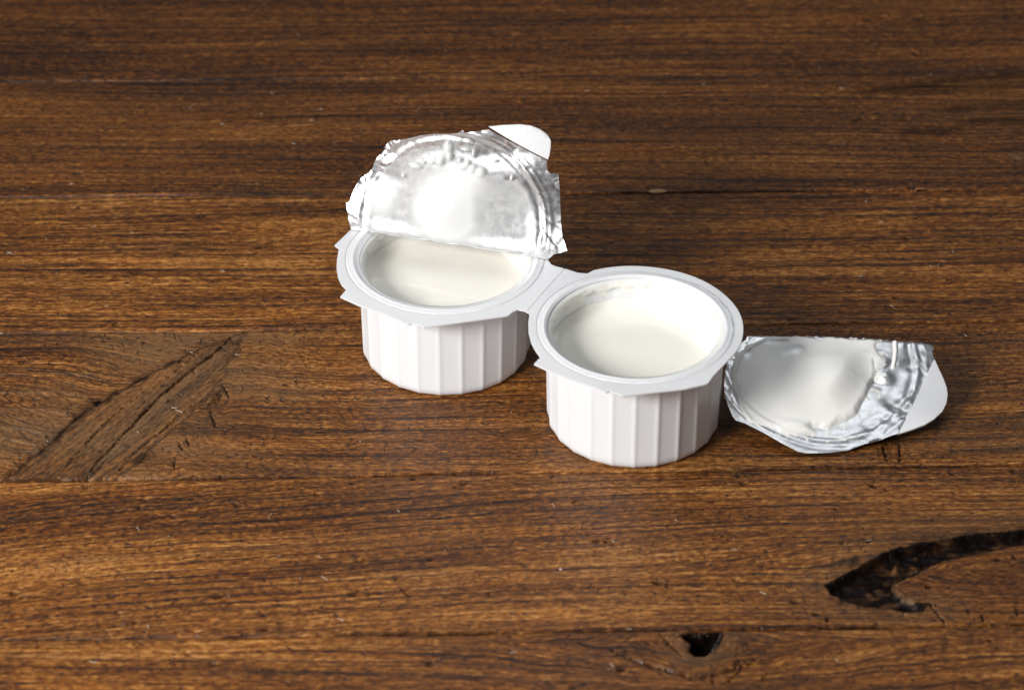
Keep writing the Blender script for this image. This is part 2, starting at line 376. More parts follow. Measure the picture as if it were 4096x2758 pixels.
def joint_gap(j, X):
    base = 0.00011 + 0.00022 * sstep(-0.1, 0.5, noise(X * 9, 0 * X, 60 + j))
    if j == 4: base = base + 0.00035 * sstep(0.05, 0.10, X) * (0.8 + 0.5 * noise(X * 40, 0 * X, 5))
    if j == 6: base = base + 0.00010 * sstep(0.0, -0.05, X)
    if j == 7: base = base + 0.00042 * sstep(-0.07, -0.02, X) * (0.8 + 0.5 * noise(X * 40, 0 * X, 5)) * (1 - 0.8 * np.exp(-((X - 0.055) / 0.02) ** 2))
    return base
def make_plank(k):
    (yt, st_), (yb, sb) = JOINTS[k], JOINTS[k + 1]
    seen = 2 <= k <= 7
    X = axis(-0.62, 0.62, -0.236, 0.236, 0.00046 if k > 2 else 0.0006) if seen else np.linspace(-0.62, 0.62, 160)
    nv = (160 if k > 3 else 130) if seen else 14
    vv = np.linspace(0, 1, nv)
    # a few closer rows towards both edges
    vv = vv + 0.0
    x = np.broadcast_to(X[None, :], (nv, len(X))).copy()
    et = yt + st_ * X + 0.0005 * noise(X * 25, 0 * X, 30 + k) + 0.00022 * noise(X * 160, 0 * X, 31 + k)
    eb = yb + sb * X + 0.0005 * noise(X * 25, 0 * X, 31 + k - 1 + 0) * 0 + 0.0005 * noise(X * 25, 0 * X, 30 + k + 1) + 0.00022 * noise(X * 160, 0 * X, 32 + k)
    gap, gap2 = joint_gap(k, X), joint_gap(k + 1, X)
    y = eb[None, :] + gap2 + (et - eb - gap - gap2)[None, :] * vv[:, None]
    # grain coordinates: along s, across g
    s = x + 0.4 * k
    g = (y - (sb * x)) + 0.004 * fbm(x * 5, y * 9, 2, 11 + k) + 0.0009 * fbm(x * 26, y * 60, 2, 12 + k)
    slope = {2: 0.0, 3: -0.012, 4: 0.0, 5: 0.0, 6: 0.045, 7: -0.01}.get(k, 0.0)
    g = g - slope * x + (0.5 * (x - 0.02) ** 2 * 0.5 if k == 6 else 0)
    h = np.zeros_like(x); dark = np.zeros_like(x); pale = np.zeros_like(x); glossy = np.zeros_like(x)
    tone = {2: -0.22, 3: -0.12, 4: 0.10, 5: 0.0, 6: 0.12, 7: 0.08}.get(k, 0.0) + 0.28 * fbm(x * 6, y * 24, 3, 40 + k)
    check = {2: 0.0, 3: 0.12, 4: 0.35, 5: 0.9, 6: 0.8, 7: 0.6}.get(k, 0.3) * sstep(-0.35, 0.35, fbm(x * 9, y * 30, 2, 70 + k) + (0.15 if k in (5, 6) else 0))
    if not seen:
        ph = g / 0.005
    else:
        if k == 5:                                   # the plank with the slanting branch knot
            ax = flat(r5([(1640, 205), (330, 1190)])); d = ax[0] - ax[1]; d /= np.linalg.norm(d)
            nrm = np.array([-d[1], d[0]]); rel_s = (x - ax[1][0]) * d[0] + (y - ax[1][1]) * d[1]; rel_g = (x - ax[1][0]) * nrm[0] + (y - ax[1][1]) * nrm[1]
            sdb = poly_sd(x + 0.0022 * fbm(x * 160, y * 160, 3, 5), y + 0.0016 * fbm(x * 190, y * 160, 3, 6), BAND)
            sdb = sdb + (rel_g < 0.0) * 0.0045 * sstep(0.0, -0.006, rel_g) * (fbm(rel_s * 45, rel_g * 420, 3, 15) - 0.1)
            bm = sstep(-0.0004, 0.0004, sdb)
            dist = np.abs(rel_g)
            infl = np.exp(-(np.maximum(-sdb, 0) / 0.030) ** 2)
            lf = np.exp(-(np.maximum(-sdb, 0) / 0.022) ** 2) * (rel_g > 0)
            g = g + 0.011 * lf - 0.004 * infl * (rel_g <= 0) * (1 + 1.4 * fbm(x * 40, y * 70, 3, 7))
            s = s * (1 - bm) + rel_s * 0.8 * bm; g = g * (1 - bm) + (rel_g * 0.9 + 0.3) * bm
            tone = tone * (1 - 0.5 * bm) - (0.30 + 0.15 * (rel_g > 0)) * bm + 0.05 * infl; dark += 0.22 * sstep(0.0035, 0.0, np.abs(sdb)) * (rel_g > 0) * sstep(-0.3, 0.3, noise(rel_s * 120, rel_g * 160, 3))
            hsoft = 1 - 0.7 * bm; pale += 0.36 * bm
            near = sstep(0.10, 0.03, np.hypot(x + 0.15, y + 0.03))
            pale += 0.75 * sstep(-0.4, 0.4, fbm(x * 18, y * 30, 2, 8)) * infl * (1 - 0.85 * bm)
            check = check * (1 - 0.85 * bm) + 0.5 * infl * (1 - bm)
            c, _ = crack(x, y, D_MAIN, 0.00072); dark += c; h -= 0.004 * c
            edge = sstep(0.0035, 0.0008, seg_dist(x - 0.0012, y + 0.0012, D_MAIN)[0]) * (1 - c); pale += 0.4 * edge
            for q, l in enumerate(D_THIN):
                c, _ = crack(x, y, l, 0.0005 if q < 2 else 0.0004); dark += 0.9 * c; h -= 0.0016 * c
            for l in D_STAIN:
                d2, t2 = seg_dist(x, y, l); m = sstep(0.0042, 0.0, d2 + 0.0028 * fbm(x * 300, y * 300, 3, 6))
                dark += 0.55 * m * sstep(-0.3, 0.3, fbm(x * 160, y * 160, 2, 16))
                c, _ = crack(x, y, l, 0.0003); dark += 0.6 * c; h -= 0.0006 * c
            for l in D_LIGHT:
                d2, _ = seg_dist(x, y + 0.0003 * noise(x * 200, y * 9, 4), l); m = sstep(0.0007, 0.0001, d2); pale += 0.8 * m; h += 0.00035 * sstep(0.002, 0.0, d2)
            for l in (D_STEP, D_STEP2):
                c, _ = crack(x, y, l, 0.0005); dark += c; h -= 0.002 * c
            blk = poly_sd(x, y, flat(r4([(1440, 1060), (1700, 1060), (1700, 1275), (1500, 1275), (1460, 1200)]))); dark += 0.4 * sstep(0, 0.002, blk) * sstep(-0.5, 0.4, noise(x * 900, y * 120, 4))
        if k == 6:                                   # the plank with the big bark-edged knot
            wx = x + 0.0009 * fbm(x * 260, y * 260, 3, 21); wy = y + 0.0009 * fbm(x * 260, y * 260, 3, 22)
            b = poly_sd(wx, wy, E_BARK); e = poly_sd(wx, wy, E_HEART)
            kc = flat(r6([(2250, 520)]))[0]
            bend = np.exp(-(((x - kc[0]) / 0.085) ** 2 + ((y - kc[1] + 0.0) / 0.030) ** 2))
            g = g + np.sign(y - kc[1]) * -0.011 * bend * sstep(0, 0.012, np.abs(y - kc[1]))
            em = sstep(-0.0005, 0.003, e) * sstep(0.0, 0.009, seg_dist(wx, wy + 0.002 * noise(x * 60, y * 60, 4), E_BOT)[0])
            rr = np.hypot((x - kc[0]) * 0.28, (y - kc[1]) * 1.0)
            emh = em; em = (em > 0.45).astype(float)
            s = s * (1 - em) + np.arctan2(y - kc[1], (x - kc[0]) * 0.3) * 0.03 * em; g = g * (1 - em) + (rr * 1.2 + 0.1) * em
            em = emh
            bmk = sstep(-0.0005, 0.0001, b); bdp = sstep(0.0, 0.0030, b)
            lump = fbm(x * 150, y * 260, 3, 23)
            dark += bmk * (0.92 + 0.16 * lump) + 0.6 * sstep(-0.007, 0.0, b) * sstep(-0.2, 0.4, fbm(x * 120, y * 200, 2, 24)) * (1 - em)
            h += bdp * (-0.0028 + 0.0016 * lump) + bmk * 0.0003 * fbm(x * 420, y * 700, 2, 29); glossy += bmk * sstep(0.0, 0.4, fbm(x * 200, y * 260, 2, 26)) * 0.7
            for l in E_FLAKES:
                d2, _ = seg_dist(wx, wy, l); m = sstep(0.0022, 0.0003, d2 + 0.0016 * lump); dark -= 0.30 * m; h += 0.0005 * m
            h += em * (0.0003 + 0.0006 * sstep(0.0, 0.006, e)); tone = tone * (1 - em) + em * (0.0 + 0.12 * noise(x * 14, y * 40, 5)); check = check * (1 - em)
            m = sstep(0.0011, 0.0003, seg_dist(wx, wy, E_CHIP)[0]); pale += m; dark -= m
            for l in E_LOWCRACK:
                c, _ = crack(x, y, l, 0.00045); dark += 0.9 * c; h -= 0.0012 * c
            pale += 0.35 * sstep(0.02, 0.0, np.abs(b)) * (1 - em)
        if k == 7:                                   # the front plank with the resin hole
            wx = x + 0.0005 * fbm(x * 300, y * 300, 3, 21); wy = y + 0.0005 * fbm(x * 300, y * 300, 3, 22)
            b = poly_sd(wx, wy, F_HOLE); kc = F_HOLE.mean(0)
            m = sstep(-0.0006, 0.0009, b); dark += 1.1 * m; h -= 0.0075 * sstep(-0.0004, 0.0045, b); glossy += m
            bend = np.exp(-(((x - kc[0]) / 0.05) ** 2 + ((y - kc[1] + 0.004) / 0.022) ** 2))
            g = g + np.sign(y - kc[1]) * -0.016 * bend + 0.006 * bend * noise(x * 60, y * 90, 5)
            halo = sstep(-0.011, 0.0, b) * (1 - m); dark += 0.38 * halo * sstep(-0.25, 0.35, fbm(x * 140, y * 170, 3, 6)); pale += 0.6 * halo
            check = np.maximum(check, 0.9 * bend)
            c, d2 = crack(x, y, F_CRACK, 0.0006); dark += c; h -= 0.003 * c
            dark += 0.3 * sstep(0.004, 0, d2 + 0.002 * noise(x * 300, y * 300, 4)); glossy += 0.5 * sstep(0.004, 0.001, d2)
            for l in F_THIN:
                c, _ = crack(x, y, l, 0.0004); dark += 0.9 * c; h -= 0.0012 * c
        if k in (3, 2, 4):
            for l in B_STAIN:
                d2, t2 = seg_dist(x, y, l); m = sstep(0.0052, 0.0, d2 + 0.003 * fbm(x * 40, y * 500, 3, 6)) * sstep(0, 0.25, t2)
                dark += 0.62 * m
            for l, wd in B_SLIT:
                c, _ = crack(x, y, l, wd); dark += c; h -= 0.002 * c
        for sk, l, wd in SCRATCH:
            if sk == k:
                c, _ = crack(x, y, l, wd); pale += 0.9 * c * sstep(-0.5, 0.2, noise(x * 700, y * 700, 7))
        if k == 3: pale += 1.2 * gauss2(x, y, at(4065, 632, 0), 0.0022, 0.0030) + 0.8 * gauss2(x, y, at(3335, 702, 0), 0.003, 0.001)
        # soft earlywood worn below hard latewood: ridges along g
        per = {2: 0.0034, 3: 0.0042, 4: 0.0050, 5: 0.0072, 6: 0.0040, 7: 0.0062}[k]
        ph = g / per + 0.9 * noise(s * 4, g * 90, 80 + k)
        ridge = (0.5 + 0.5 * np.cos(2 * np.pi * ph)) ** 2.2 * sstep(-0.5, 0.3, noise(s * 3, g * 45, 81 + k))
        amp = {2: 0.5, 3: 0.55, 4: 1.2, 5: 0.6, 6: 0.8, 7: 0.7}[k]
        ridge = ridge * amp * (hsoft if k == 5 else 1)
        h += 0.00013 * ridge + 0.00016 * fbm(s * 30, g * 420, 3, 82 + k) * (hsoft if k == 5 else 1) + 0.00032 * fbm(x * 14, y * 40, 2, 83 + k)
        # scattered dents: dark pocket with a little raised lip
        n_pit = {2: 25, 3: 40, 4: 90, 5: 90, 6: 330, 7: 170}[k]
        ym = 0.5 * (yt + yb)
        xs0 = X
        for q in range(n_pit):
            cx = rng.uniform(-0.225, 0.225); v0 = rng.uniform(0.02, 0.98); ra = 0.0005 + 0.0016 * rng.uniform() ** 2 + (0.0006 if q % 11 == 0 else 0); rbb = ra * rng.uniform(0.4, 0.75)
            if rng.uniform() > 0.35 and noise(np.array(cx * 22), np.array(v0 * 5), 90 + k) < 0.06: continue
            j0, j1 = np.searchsorted(xs0, [cx - 0.007, cx + 0.007]); cy = (eb + (et - eb) * v0)[min(max(j0, 0), len(X) - 1)]
            i0 = max(int(v0 * nv) - 10, 0); i1 = min(int(v0 * nv) + 11, nv)
            sx, sy = x[i0:i1, j0:j1] - cx, y[i0:i1, j0:j1] - cy
            a = rng.uniform(-0.5, 0.5); u_, v_ = sx * math.cos(a) + sy * math.sin(a), -sx * math.sin(a) + sy * math.cos(a)
            dd = np.sqrt((u_ / ra) ** 2 + (v_ / rbb) ** 2) + 0.45 * noise(sx * 1300 + q, sy * 1300, 5)
            m = sstep(1.15, 0.35, dd); dark[i0:i1, j0:j1] += m * rng.uniform(0.35, 0.95); h[i0:i1, j0:j1] -= 0.0009 * m
            lip = np.exp(-(((u_ - ra * 0.9) / (ra * 0.6)) ** 2 + ((v_ + rbb * 0.9) / (rbb * 0.7)) ** 2)); h[i0:i1, j0:j1] += 0.0003 * lip; pale[i0:i1, j0:j1] += 0.5 * lip * (q % 2)
    # rounded, worn edges
    de = np.minimum(et[None, :] - gap - y, y - eb[None, :] - gap2)
    h -= 0.0007 * (1 - sstep(0, 0.0011, de)) ** 2
    if seen: dark += 0.75 * sstep(0.0014, 0.0002, de + 0.0004 * noise(x * 300, y * 700, 8)) * sstep(-0.25, 0.35, noise(x * 16, 0 * x, 44 + k))
    pale += {5: 0.30, 3: 0.08}.get(k, 0.0) * sstep(-0.4, 0.5, fbm(x * 12, y * 45, 2, 77))
    h += 0.0004 * noise(np.array([k * 3.7]), np.array([0.5]), 1)[0]
    gg = np.stack([s, g, np.full_like(s, k * 1.37)], -1)
    z = h
    # side skirts going down
    def row(i, dz): return np.stack([x[i], y[i], z[i] - dz], -1)
    V = np.concatenate([row(0, 0.022)[None], row(0, 0.0012)[None], np.stack([x, y, z], -1), row(-1, 0.0012)[None], row(-1, 0.022)[None]], 0)
    rep = lambda A: np.concatenate([A[:1], A[:1], A, A[-1:], A[-1:]], 0)
    F = grid_faces(nv + 4, len(X))
    marks = np.stack([np.clip(rep(dark), 0, 1.0), np.clip(rep(tone), -1, 1), rep(ph)], -1)
    wear = np.stack([np.clip(rep(check), 0, 1), np.clip(rep(glossy), 0, 1), np.clip(rep(pale), 0, 1)], -1)
    return mesh_np('plank', V.reshape(-1, 3), F, M_WOOD, table,
                   {'grain': ('FLOAT_VECTOR', rep(gg)), 'marks': ('FLOAT_VECTOR', marks), 'wear': ('FLOAT_VECTOR', wear)})
planks = {k: make_plank(k) for k in range(len(JOINTS) - 1)}
planks[5]['label'] = 'plank with a slanting cracked knot at its left'
planks[6]['label'] = 'plank with a big dark bark-edged knot'
planks[7]['label'] = 'front plank with a small glossy black knot hole'

# ------------------------------------------------------------------ the twin cup
H = 0.0400
CL = at(1780, 1030, H); CR = at(2542, 1303, H)
CL[2] = CR[2] = 0
RING = {'l': (0.0356, 0.0328), 'r': (0.0343, 0.0317)}
twin = empty('twin_yogurt_cup', tuple((CL + CR) / 2))
tag(twin, 'two joined white ribbed plastic cups, one with its foil lid still attached and standing', 'yogurt cup')

NF = 24
def flute(th, amt):
    """radius factor of the ribbed wall: flat facets with a narrow rib between them"""
    f = (th * NF / (2 * math.pi)) % 1.0 - 0.5
    a = f * 2 * math.pi / NF
    flatr = math.cos(math.pi / NF) / np.cos(a)
    rib = 0.0092 * np.exp(-((np.abs(f) - 0.5) / 0.075) ** 2) - 0.002 * np.cos(np.pi * f)
    return 1 + amt * ((flatr - 1) + rib)
def inner_r(z): return 0.0286 + (z / H) * 0.0011
def make_cup(c, phase):
    n = NF * 12; th = np.arange(n) * 2 * math.pi / n
    prof = [(0.0, 0.0012, 0), (0.0255, 0.0010, 0.6), (0.0266, 0.0002, 0.9), (0.0276, 0.0, 1), (0.0286, 0.0003, 1), (0.0293, 0.0009, 1), (0.0298, 0.0018, 1), (0.0301, 0.0030, 1)]
    for z in np.linspace(0.004, H - 0.0022, 14): prof.append((0.0301 + 0.0007 * z / H, z, 1))
    prof = [(r, z, a * (0.72 + 0.28 * min(max((z - 0.001) / 0.005, 0), 1))) for r, z, a in prof]
    prof += [(0.0309, H - 0.0015, 0.5), (0.0311, H - 0.0006, 0)]
    inn = [(0.0307, H - 0.0006, 0), (0.0300, H - 0.0022, 0.1)]
    for z in np.linspace(H - 0.004, 0.004, 12): inn.append((inner_r(z), z, 0.35))
    inn += [(0.027, 0.0022, 0.5), (0.0, 0.0020, 0)]
    P = prof + inn
    V = []
    for r, z, a in P:
        rr = r * flute(th + phase, a)
        V.append(np.stack([c[0] + rr * np.cos(th), c[1] + rr * np.sin(th), np.full(n, z)], -1))
    return mesh_np('cup', np.concatenate(V), grid_faces(len(P), n, True), M_CUP, twin, sharp=60)
make_cup(CL, 0.06); make_cup(CR, 0.02)

# flange: traced at its own height
out = []
def pts(l): out.extend([tuple(p) for p in flat(l, H)])
pts(r1([(285, 858), (163, 975), (195, 1000), (180, 1090), (178, 1150), (190, 1220), (215, 1270), (252, 1305), (205, 1357), (340, 1418)]))
pts(r2([(640, 678), (850, 772), (870, 772), (890, 764), (960, 778), (1000, 798), (1400, 745), (1755, 692), (1790, 663), (1840, 637), (1900, 650), (1935, 665), (1945, 690)]))
pts(r3([(110, 500), (112, 570), (130, 640), (160, 695), (195, 742), (150, 790), (255, 838), (400, 897), (560, 953), (645, 990), (660, 990), (675, 983), (740, 1003), (765, 1018), (1000, 985), (1200, 962), (1360, 930), (1400, 875)]))
RIMR = 0.0372
for a in np.linspace(-25, 112, 60):                                    # round back edge of the right cup
    out.append((CR[0] + RIMR * math.cos(math.radians(a)), CR[1] + RIMR * math.sin(math.radians(a))))
pts(r1([(2029, 1187), (1960, 1183), (1860, 1153), (1790, 1135), (1760, 1120), (1738, 1085)]))
RIML = 0.0388
for a in np.linspace(10, 128, 40):
    out.append((CL[0] + RIML * math.cos(math.radians(a)), CL[1] + RIML * math.sin(math.radians(a))))
pts(r1([(365, 780)]))
def resample(pl, step):
    pl = np.asarray(pl); r = []
    for k in range(len(pl)):
        a, b = pl[k], pl[(k + 1) % len(pl)]; n = max(1, int(np.linalg.norm(b - a) / step))
        for q in range(n): r.append(a + (b - a) * q / n)
    return np.array(r)
def cdt(outline, holes, lines, inner):
    """triangles of a polygon with holes, crease lines and loose inner points"""
    P = [Vector(p) for p in outline]; n = len(P); E = [(k, (k + 1) % n) for k in range(n)]
    for hl in holes:
        b = len(P); P += [Vector(p) for p in hl]; m = len(hl); E += [(b + k, b + (k + 1) % m) for k in range(m)]
    for l in lines:
        b = len(P); P += [Vector(p) for p in l]; E += [(b + k, b + k + 1) for k in range(len(l) - 1)]
    P += [Vector(p) for p in inner]
    v, e, f, *_ = geometry.delaunay_2d_cdt(P, E, [], 0, 1e-7)
    v = np.array([(p.x, p.y) for p in v]); f = np.array([t for t in f if len(t) == 3])
    c = v[f].mean(1); keep = poly_sd(c[:, 0], c[:, 1], np.asarray(outline)) > 0
    for hl in holes: keep &= poly_sd(c[:, 0], c[:, 1], np.asarray(hl)) < 0
    f = f[keep]
    d1, d2 = v[f[:, 1]] - v[f[:, 0]], v[f[:, 2]] - v[f[:, 0]]
    fl = d1[:, 0] * d2[:, 1] - d1[:, 1] * d2[:, 0] < 0; f[fl] = f[fl][:, ::-1]
    return v, f
def border(f):
    from collections import Counter
    e = {}
    for t in f:
        for a, b in ((t[0], t[1]), (t[1], t[2]), (t[2], t[0])):
            if (b, a) in e: del e[(b, a)]
            else: e[(a, b)] = 1
    return list(e)
def solid(top, f, low):
    """closed sheet from top points, faces and low points"""
    n = len(top); B = border([tuple(int(i) for i in t) for t in f])
    F = [tuple(int(i) for i in t) for t in f] + [tuple(int(i) + n for i in t[::-1]) for t in f] + [(a, a + n, b + n, b) for a, b in B]
    return np.concatenate([top, low]), F

def make_rim():
    o = resample(np.array(out), 0.0012)
    if np.sum(o[:, 0] * np.roll(o[:, 1], -1) - np.roll(o[:, 0], -1) * o[:, 1]) < 0: o = o[::-1]
    n = 144; th = np.arange(n) * 2 * math.pi / n
    hl = [np.stack([CL[0] + RING['l'][0] * np.cos(th), CL[1] + RING['l'][0] * np.sin(th)], -1), np.stack([CR[0] + RING['r'][0] * np.cos(th), CR[1] + RING['r'][0] * np.sin(th)], -1)]
    a, b = flat(r1([(1868, 1145)]), H)[0], flat(r1([(1583, 1462)]), H)[0]
    d = (b - a) / np.linalg.norm(b - a); nn = np.array([-d[1], d[0]])
    a = a - d * 0.0002; b = b + d * 0.0002
    lines = [[a + (b - a) * t + nn * k * 0.00022 for t in np.linspace(0.0, 1, 12)] for k in (-1, 0, 1)]
    gx, gy = np.meshgrid(np.arange(-0.07, 0.09, 0.0031), np.arange(-0.1, 0.05, 0.0031)); q = np.stack([gx.ravel(), gy.ravel()], -1)
    ok = poly_sd(q[:, 0], q[:, 1], o) > 0.001
    for c, r in ((CL, RING['l'][0]), (CR, RING['r'][0])): ok &= np.hypot(q[:, 0] - c[0], q[:, 1] - c[1]) > r + 0.0012
    dl = np.abs((q - a) @ nn); ok &= dl > 0.0012
    v, f = cdt(o, hl, lines, q[ok])
    ed, _ = seg_dist(v[:, 0], v[:, 1], o, True)
    rl = np.minimum(np.hypot(v[:, 0] - CL[0], v[:, 1] - CL[1]) - RING['l'][0], np.hypot(v[:, 0] - CR[0], v[:, 1] - CR[1]) - RING['r'][0])
    z = H + 0.0003 * noise(v[:, 0] * 45, v[:, 1] * 45, 3) * sstep(0, 0.004, rl)
    rel = v - a; cl = (np.abs(rel @ nn) < 0.00006) & (rel @ d > -0.0006) & (rel @ d < np.linalg.norm(b - a) + 0.0006)
    z = z - np.where(cl, 0.00035, 0)
    top = np.column_stack([v, z]); low = top.copy(); low[:, 2] -= 0.0006
    V, F = solid(top, f, low); V = list(map(tuple, V))
    for c, (rg, ri) in ((CL, RING['l']), (CR, RING['r'])):
        P = [(rg, 0.0), (rg - 0.00014, -0.0002), (rg - 0.00028, -0.00018), (rg - 0.00045, 0.00010), (rg - 0.0009, 0.00016), (ri + 0.0005, 0.00012), (ri + 0.0003, 0.00022), (ri, 0.00026), (ri - 0.0003, 0.00014),
             (ri - 0.0006, -0.0001), (ri - 0.0010, -0.0003), (0.0307, -0.0008), (0.0306, -0.0013), (0.0311, -0.0015), (0.0313, -0.0012), (rg, -0.00055)]
        b0 = len(V)
        for r, dz in P:
            wob = 0.00006 * noise(np.cos(th) * 9, np.sin(th) * 9, int(r * 1e6) % 97)
            for k in range(n): V.append((c[0] + r * math.cos(th[k]), c[1] + r * math.sin(th[k]), H + dz + wob[k]))
        F += [tuple(int(i) + b0 for i in q) for q in grid_faces(len(P), n, True)[:, ::-1]]
    return mesh_np('rim_plate', V, F, M_RIM, twin, sharp=50)
make_rim()

# ------------------------------------------------------------------ yogurt in the cups
def make_yogurt(c, level, label, thick, phase):
    nr, n = 40, 144; th = np.arange(n) * 2 * math.pi / n
    R = inner_r(level) + 0.0005
    V = []
    for r in np.linspace(0, 1, nr) ** 0.8:
        x, y = r * R * np.cos(th), r * R * np.sin(th)
        z = level + 0.0026 * sstep(0.84, 1.0, r) ** 2.2 + 0.00035 * noise(x * 55, y * 55, 4) * (1 - r ** 4) + 0.0004 * r * noise(np.cos(th) * 4, np.sin(th) * 4, 8) * sstep(0.8, 1, r)
        V.append(np.stack([c[0] + x, c[1] + y, z + 0 * x], -1))
    V.append(np.stack([c[0] + R * np.cos(th), c[1] + R * np.sin(th), np.full(n, level - 0.004)], -1))
    V.append(np.stack([c[0] + 0.0275 * np.cos(th), c[1] + 0.0275 * np.sin(th), np.full(n, 0.0026)], -1))
    V.append(np.stack([c[0] + 0 * th, c[1] + 0 * th, np.full(n, 0.0026)], -1))
    o = mesh_np('yogurt', np.concatenate(V), grid_faces(nr + 3, n, True), M_YOG, loc=(c[0], c[1], 0))
    tag(o, label, 'yogurt', 'yogurt portions in the cups')
    # film and lumps left on the wall and lip
    n2, nz = 300, 46; t2 = np.arange(n2) * 2 * math.pi / n2
    zz = np.linspace(H - 0.0009, level - 0.001, nz)
    T, Z = np.meshgrid(t2, zz); ct, st = np.cos(T), np.sin(T); dep = H - Z
    f = 0.00018 + 0.00035 * fbm(ct * 5 + 3, st * 5 + Z * 220, 3, 5)
    edge = 0.0028 + 0.0022 * noise(ct * 6, st * 6, 6) + 0.0010 * noise(ct * 22, st * 22, 7)
    f = f + 0.0008 * sstep(edge + 0.001, edge - 0.001, dep) + 0.00035 * np.exp(-((dep - edge) / 0.0007) ** 2)
    f += thick(T, dep)
    f = np.maximum(f - 0.0002, -0.0001)
    lip = np.where(dep < 0.0024, 0.0299 + (0.0024 - dep) * 0.22, inner_r(Z) * flute(T + phase, 0.35))
    rr = lip - f
    rr[0] = 0.0310
    W = np.stack([c[0] + rr * ct, c[1] + rr * st, Z + 0.0004 * 0], -1)
    tag(mesh_np('residue', W.reshape(-1, 3), grid_faces(nz, n2, True), M_RES, o), None)
    return o
def tl(T, dep):
    d = np.angle(np.exp(1j * (T - math.radians(-80)))); return 0.0004 * np.exp(-(d / 0.9) ** 2) * sstep(0.006, 0.001, dep)
def tr(T, dep):
    d = np.angle(np.exp(1j * (T - math.radians(30)))); lump = 0.75 + 0.6 * noise(np.cos(T) * 6, np.sin(T) * 6, 2)
    return 0.0009 * np.exp(-(d / 0.62) ** 2) * lump * sstep(0.0085, 0.002, dep + 0.002 * noise(T * 4, dep * 60, 4)) + 0.0005 * sstep(0.005, 0.001, dep)
make_yogurt(CL, H - 0.0098, 'cream yogurt in the cup under the raised foil lid', tl, 0.06)
make_yogurt(CR, H - 0.0104, 'cream yogurt in the fully open cup without a lid', tr, 0.02)

# ------------------------------------------------------------------ foil lids
class Sheet:
    """a bent sheet: surf(u, v) -> points; traced outlines are taken back to (u, v)"""
    def __init__(s, surf): s.surf = surf
    def normal(s, u, v):
        e = 1e-4; a = s.surf(u + e, v) - s.surf(u - e, v); b = s.surf(u, v + e) - s.surf(u, v - e)
        n = np.cross(a, b); return n / np.linalg.norm(n, axis=-1, keepdims=True)
    def inv(s, px, u0=0.0, v0=0.02):
        px = np.asarray(px, float); uv = np.tile(np.array([u0, v0]), (len(px), 1)); e = 1e-5
        for _ in range(30):
            p = project(s.surf(uv[:, 0], uv[:, 1])); r = px - p
            ja = (project(s.surf(uv[:, 0] + e, uv[:, 1])) - p) / e; jb = (project(s.surf(uv[:, 0], uv[:, 1] + e)) - p) / e
            det = ja[:, 0] * jb[:, 1] - ja[:, 1] * jb[:, 0]
            du = (r[:, 0] * jb[:, 1] - r[:, 1] * jb[:, 0]) / det; dv = (ja[:, 0] * r[:, 1] - ja[:, 1] * r[:, 0]) / det
            uv[:, 0] += np.clip(du, -0.01, 0.01) * 0.8; uv[:, 1] += np.clip(dv, -0.01, 0.01) * 0.8
        return uv
def make_foil(name, S, outline, relief, step, parent, thick=0.00009, mat=None, grow=0.0):
    o = resample(outline, step)
    if np.sum(o[:, 0] * np.roll(o[:, 1], -1) - np.roll(o[:, 0], -1) * o[:, 1]) < 0: o = o[::-1]
    lo, hi = o.min(0), o.max(0)
    gx, gy = np.meshgrid(np.arange(lo[0], hi[0], step), np.arange(lo[1], hi[1], step)); q = np.stack([gx.ravel(), gy.ravel()], -1)
    q = q[poly_sd(q[:, 0], q[:, 1], o) > step * 0.55]
    v, f = cdt(o, [], [], q)
    n = S.normal(v[:, 0], v[:, 1]); top = S.surf(v[:, 0], v[:, 1]) + n * relief(v[:, 0], v[:, 1])[:, None]
    low = top - n * thick
    V, F = solid(top, f, low)
    return mesh_np(name, V, F, mat or M_FOIL, parent, sharp=70, loc=None if parent is not None else tuple(top.mean(0) * np.array([1, 1, 0])))
def make_film(S, relief, field, cover, box, step, parent, mat):
    u, v = np.meshgrid(np.arange(box[0], box[1], step), np.arange(box[2], box[3], step))
    t = field(u, v); n = S.normal(u, v); P = S.surf(u, v) + n * (relief(u, v) * np.exp(-np.maximum(t, 0) / 0.0006) + np.clip(t, -0.00025, 1))[..., None]
    F = grid_faces(*u.shape); tm = t.ravel(); F = F[(tm[F] > -0.0002).any(1)]
    used = np.unique(F); mp = np.full(u.size, -1); mp[used] = np.arange(len(used))
    return mesh_np('yogurt_smear', P.reshape(-1, 3)[used], mp[F], mat, parent, {'cover': ('FLOAT', np.clip(cover(u, v, t), 0, 1).ravel()[used])})

# --- lid still attached to the left cup, standing on its fold line
A, B = at(*r1([(285, 858)])[0], H + 0.0005), at(*r1([(1738, 1082)])[0], H + 0.0005)
EU = (B - A) / np.linalg.norm(B - A); BK = np.array([-EU[1], EU[0], 0.0]); LEAN = math.radians(10)
LEN = np.linalg.norm(B - A); UC = LEN / 2
def surf1(u, v):
    u = np.asarray(u, float); v = np.asarray(v, float)
    vp = np.maximum(v, 0); k = sstep(0, 0.022, vp)
    back = vp * math.sin(LEAN) + 0.0052 * (vp / 0.05) ** 2 + k * 0.0060 * (np.abs(u - UC) / 0.038) ** 2.4
    up = v * math.cos(LEAN)
    return A + EU * u[..., None] + BK * back[..., None] + np.array([0, 0, 1.0]) * up[..., None]
S1 = Sheet(surf1)
tab1 = r1([(1300, 103), (1400, 93), (1530, 87), (1610, 96), (1680, 125), (1732, 162), (1757, 205), (1756, 260), (1747, 315), (1736, 345)])
o1 = r1([(285, 862), (270, 800), (252, 690), (250, 668), (275, 660), (295, 590), (340, 500), (405, 445), (450, 395), (500, 310), (555, 220), (580, 208), (700, 193), (800, 168), (890, 158), (1000, 160), (1068, 154), (1110, 130), (1122, 150), (1200, 140), (1300, 126)])
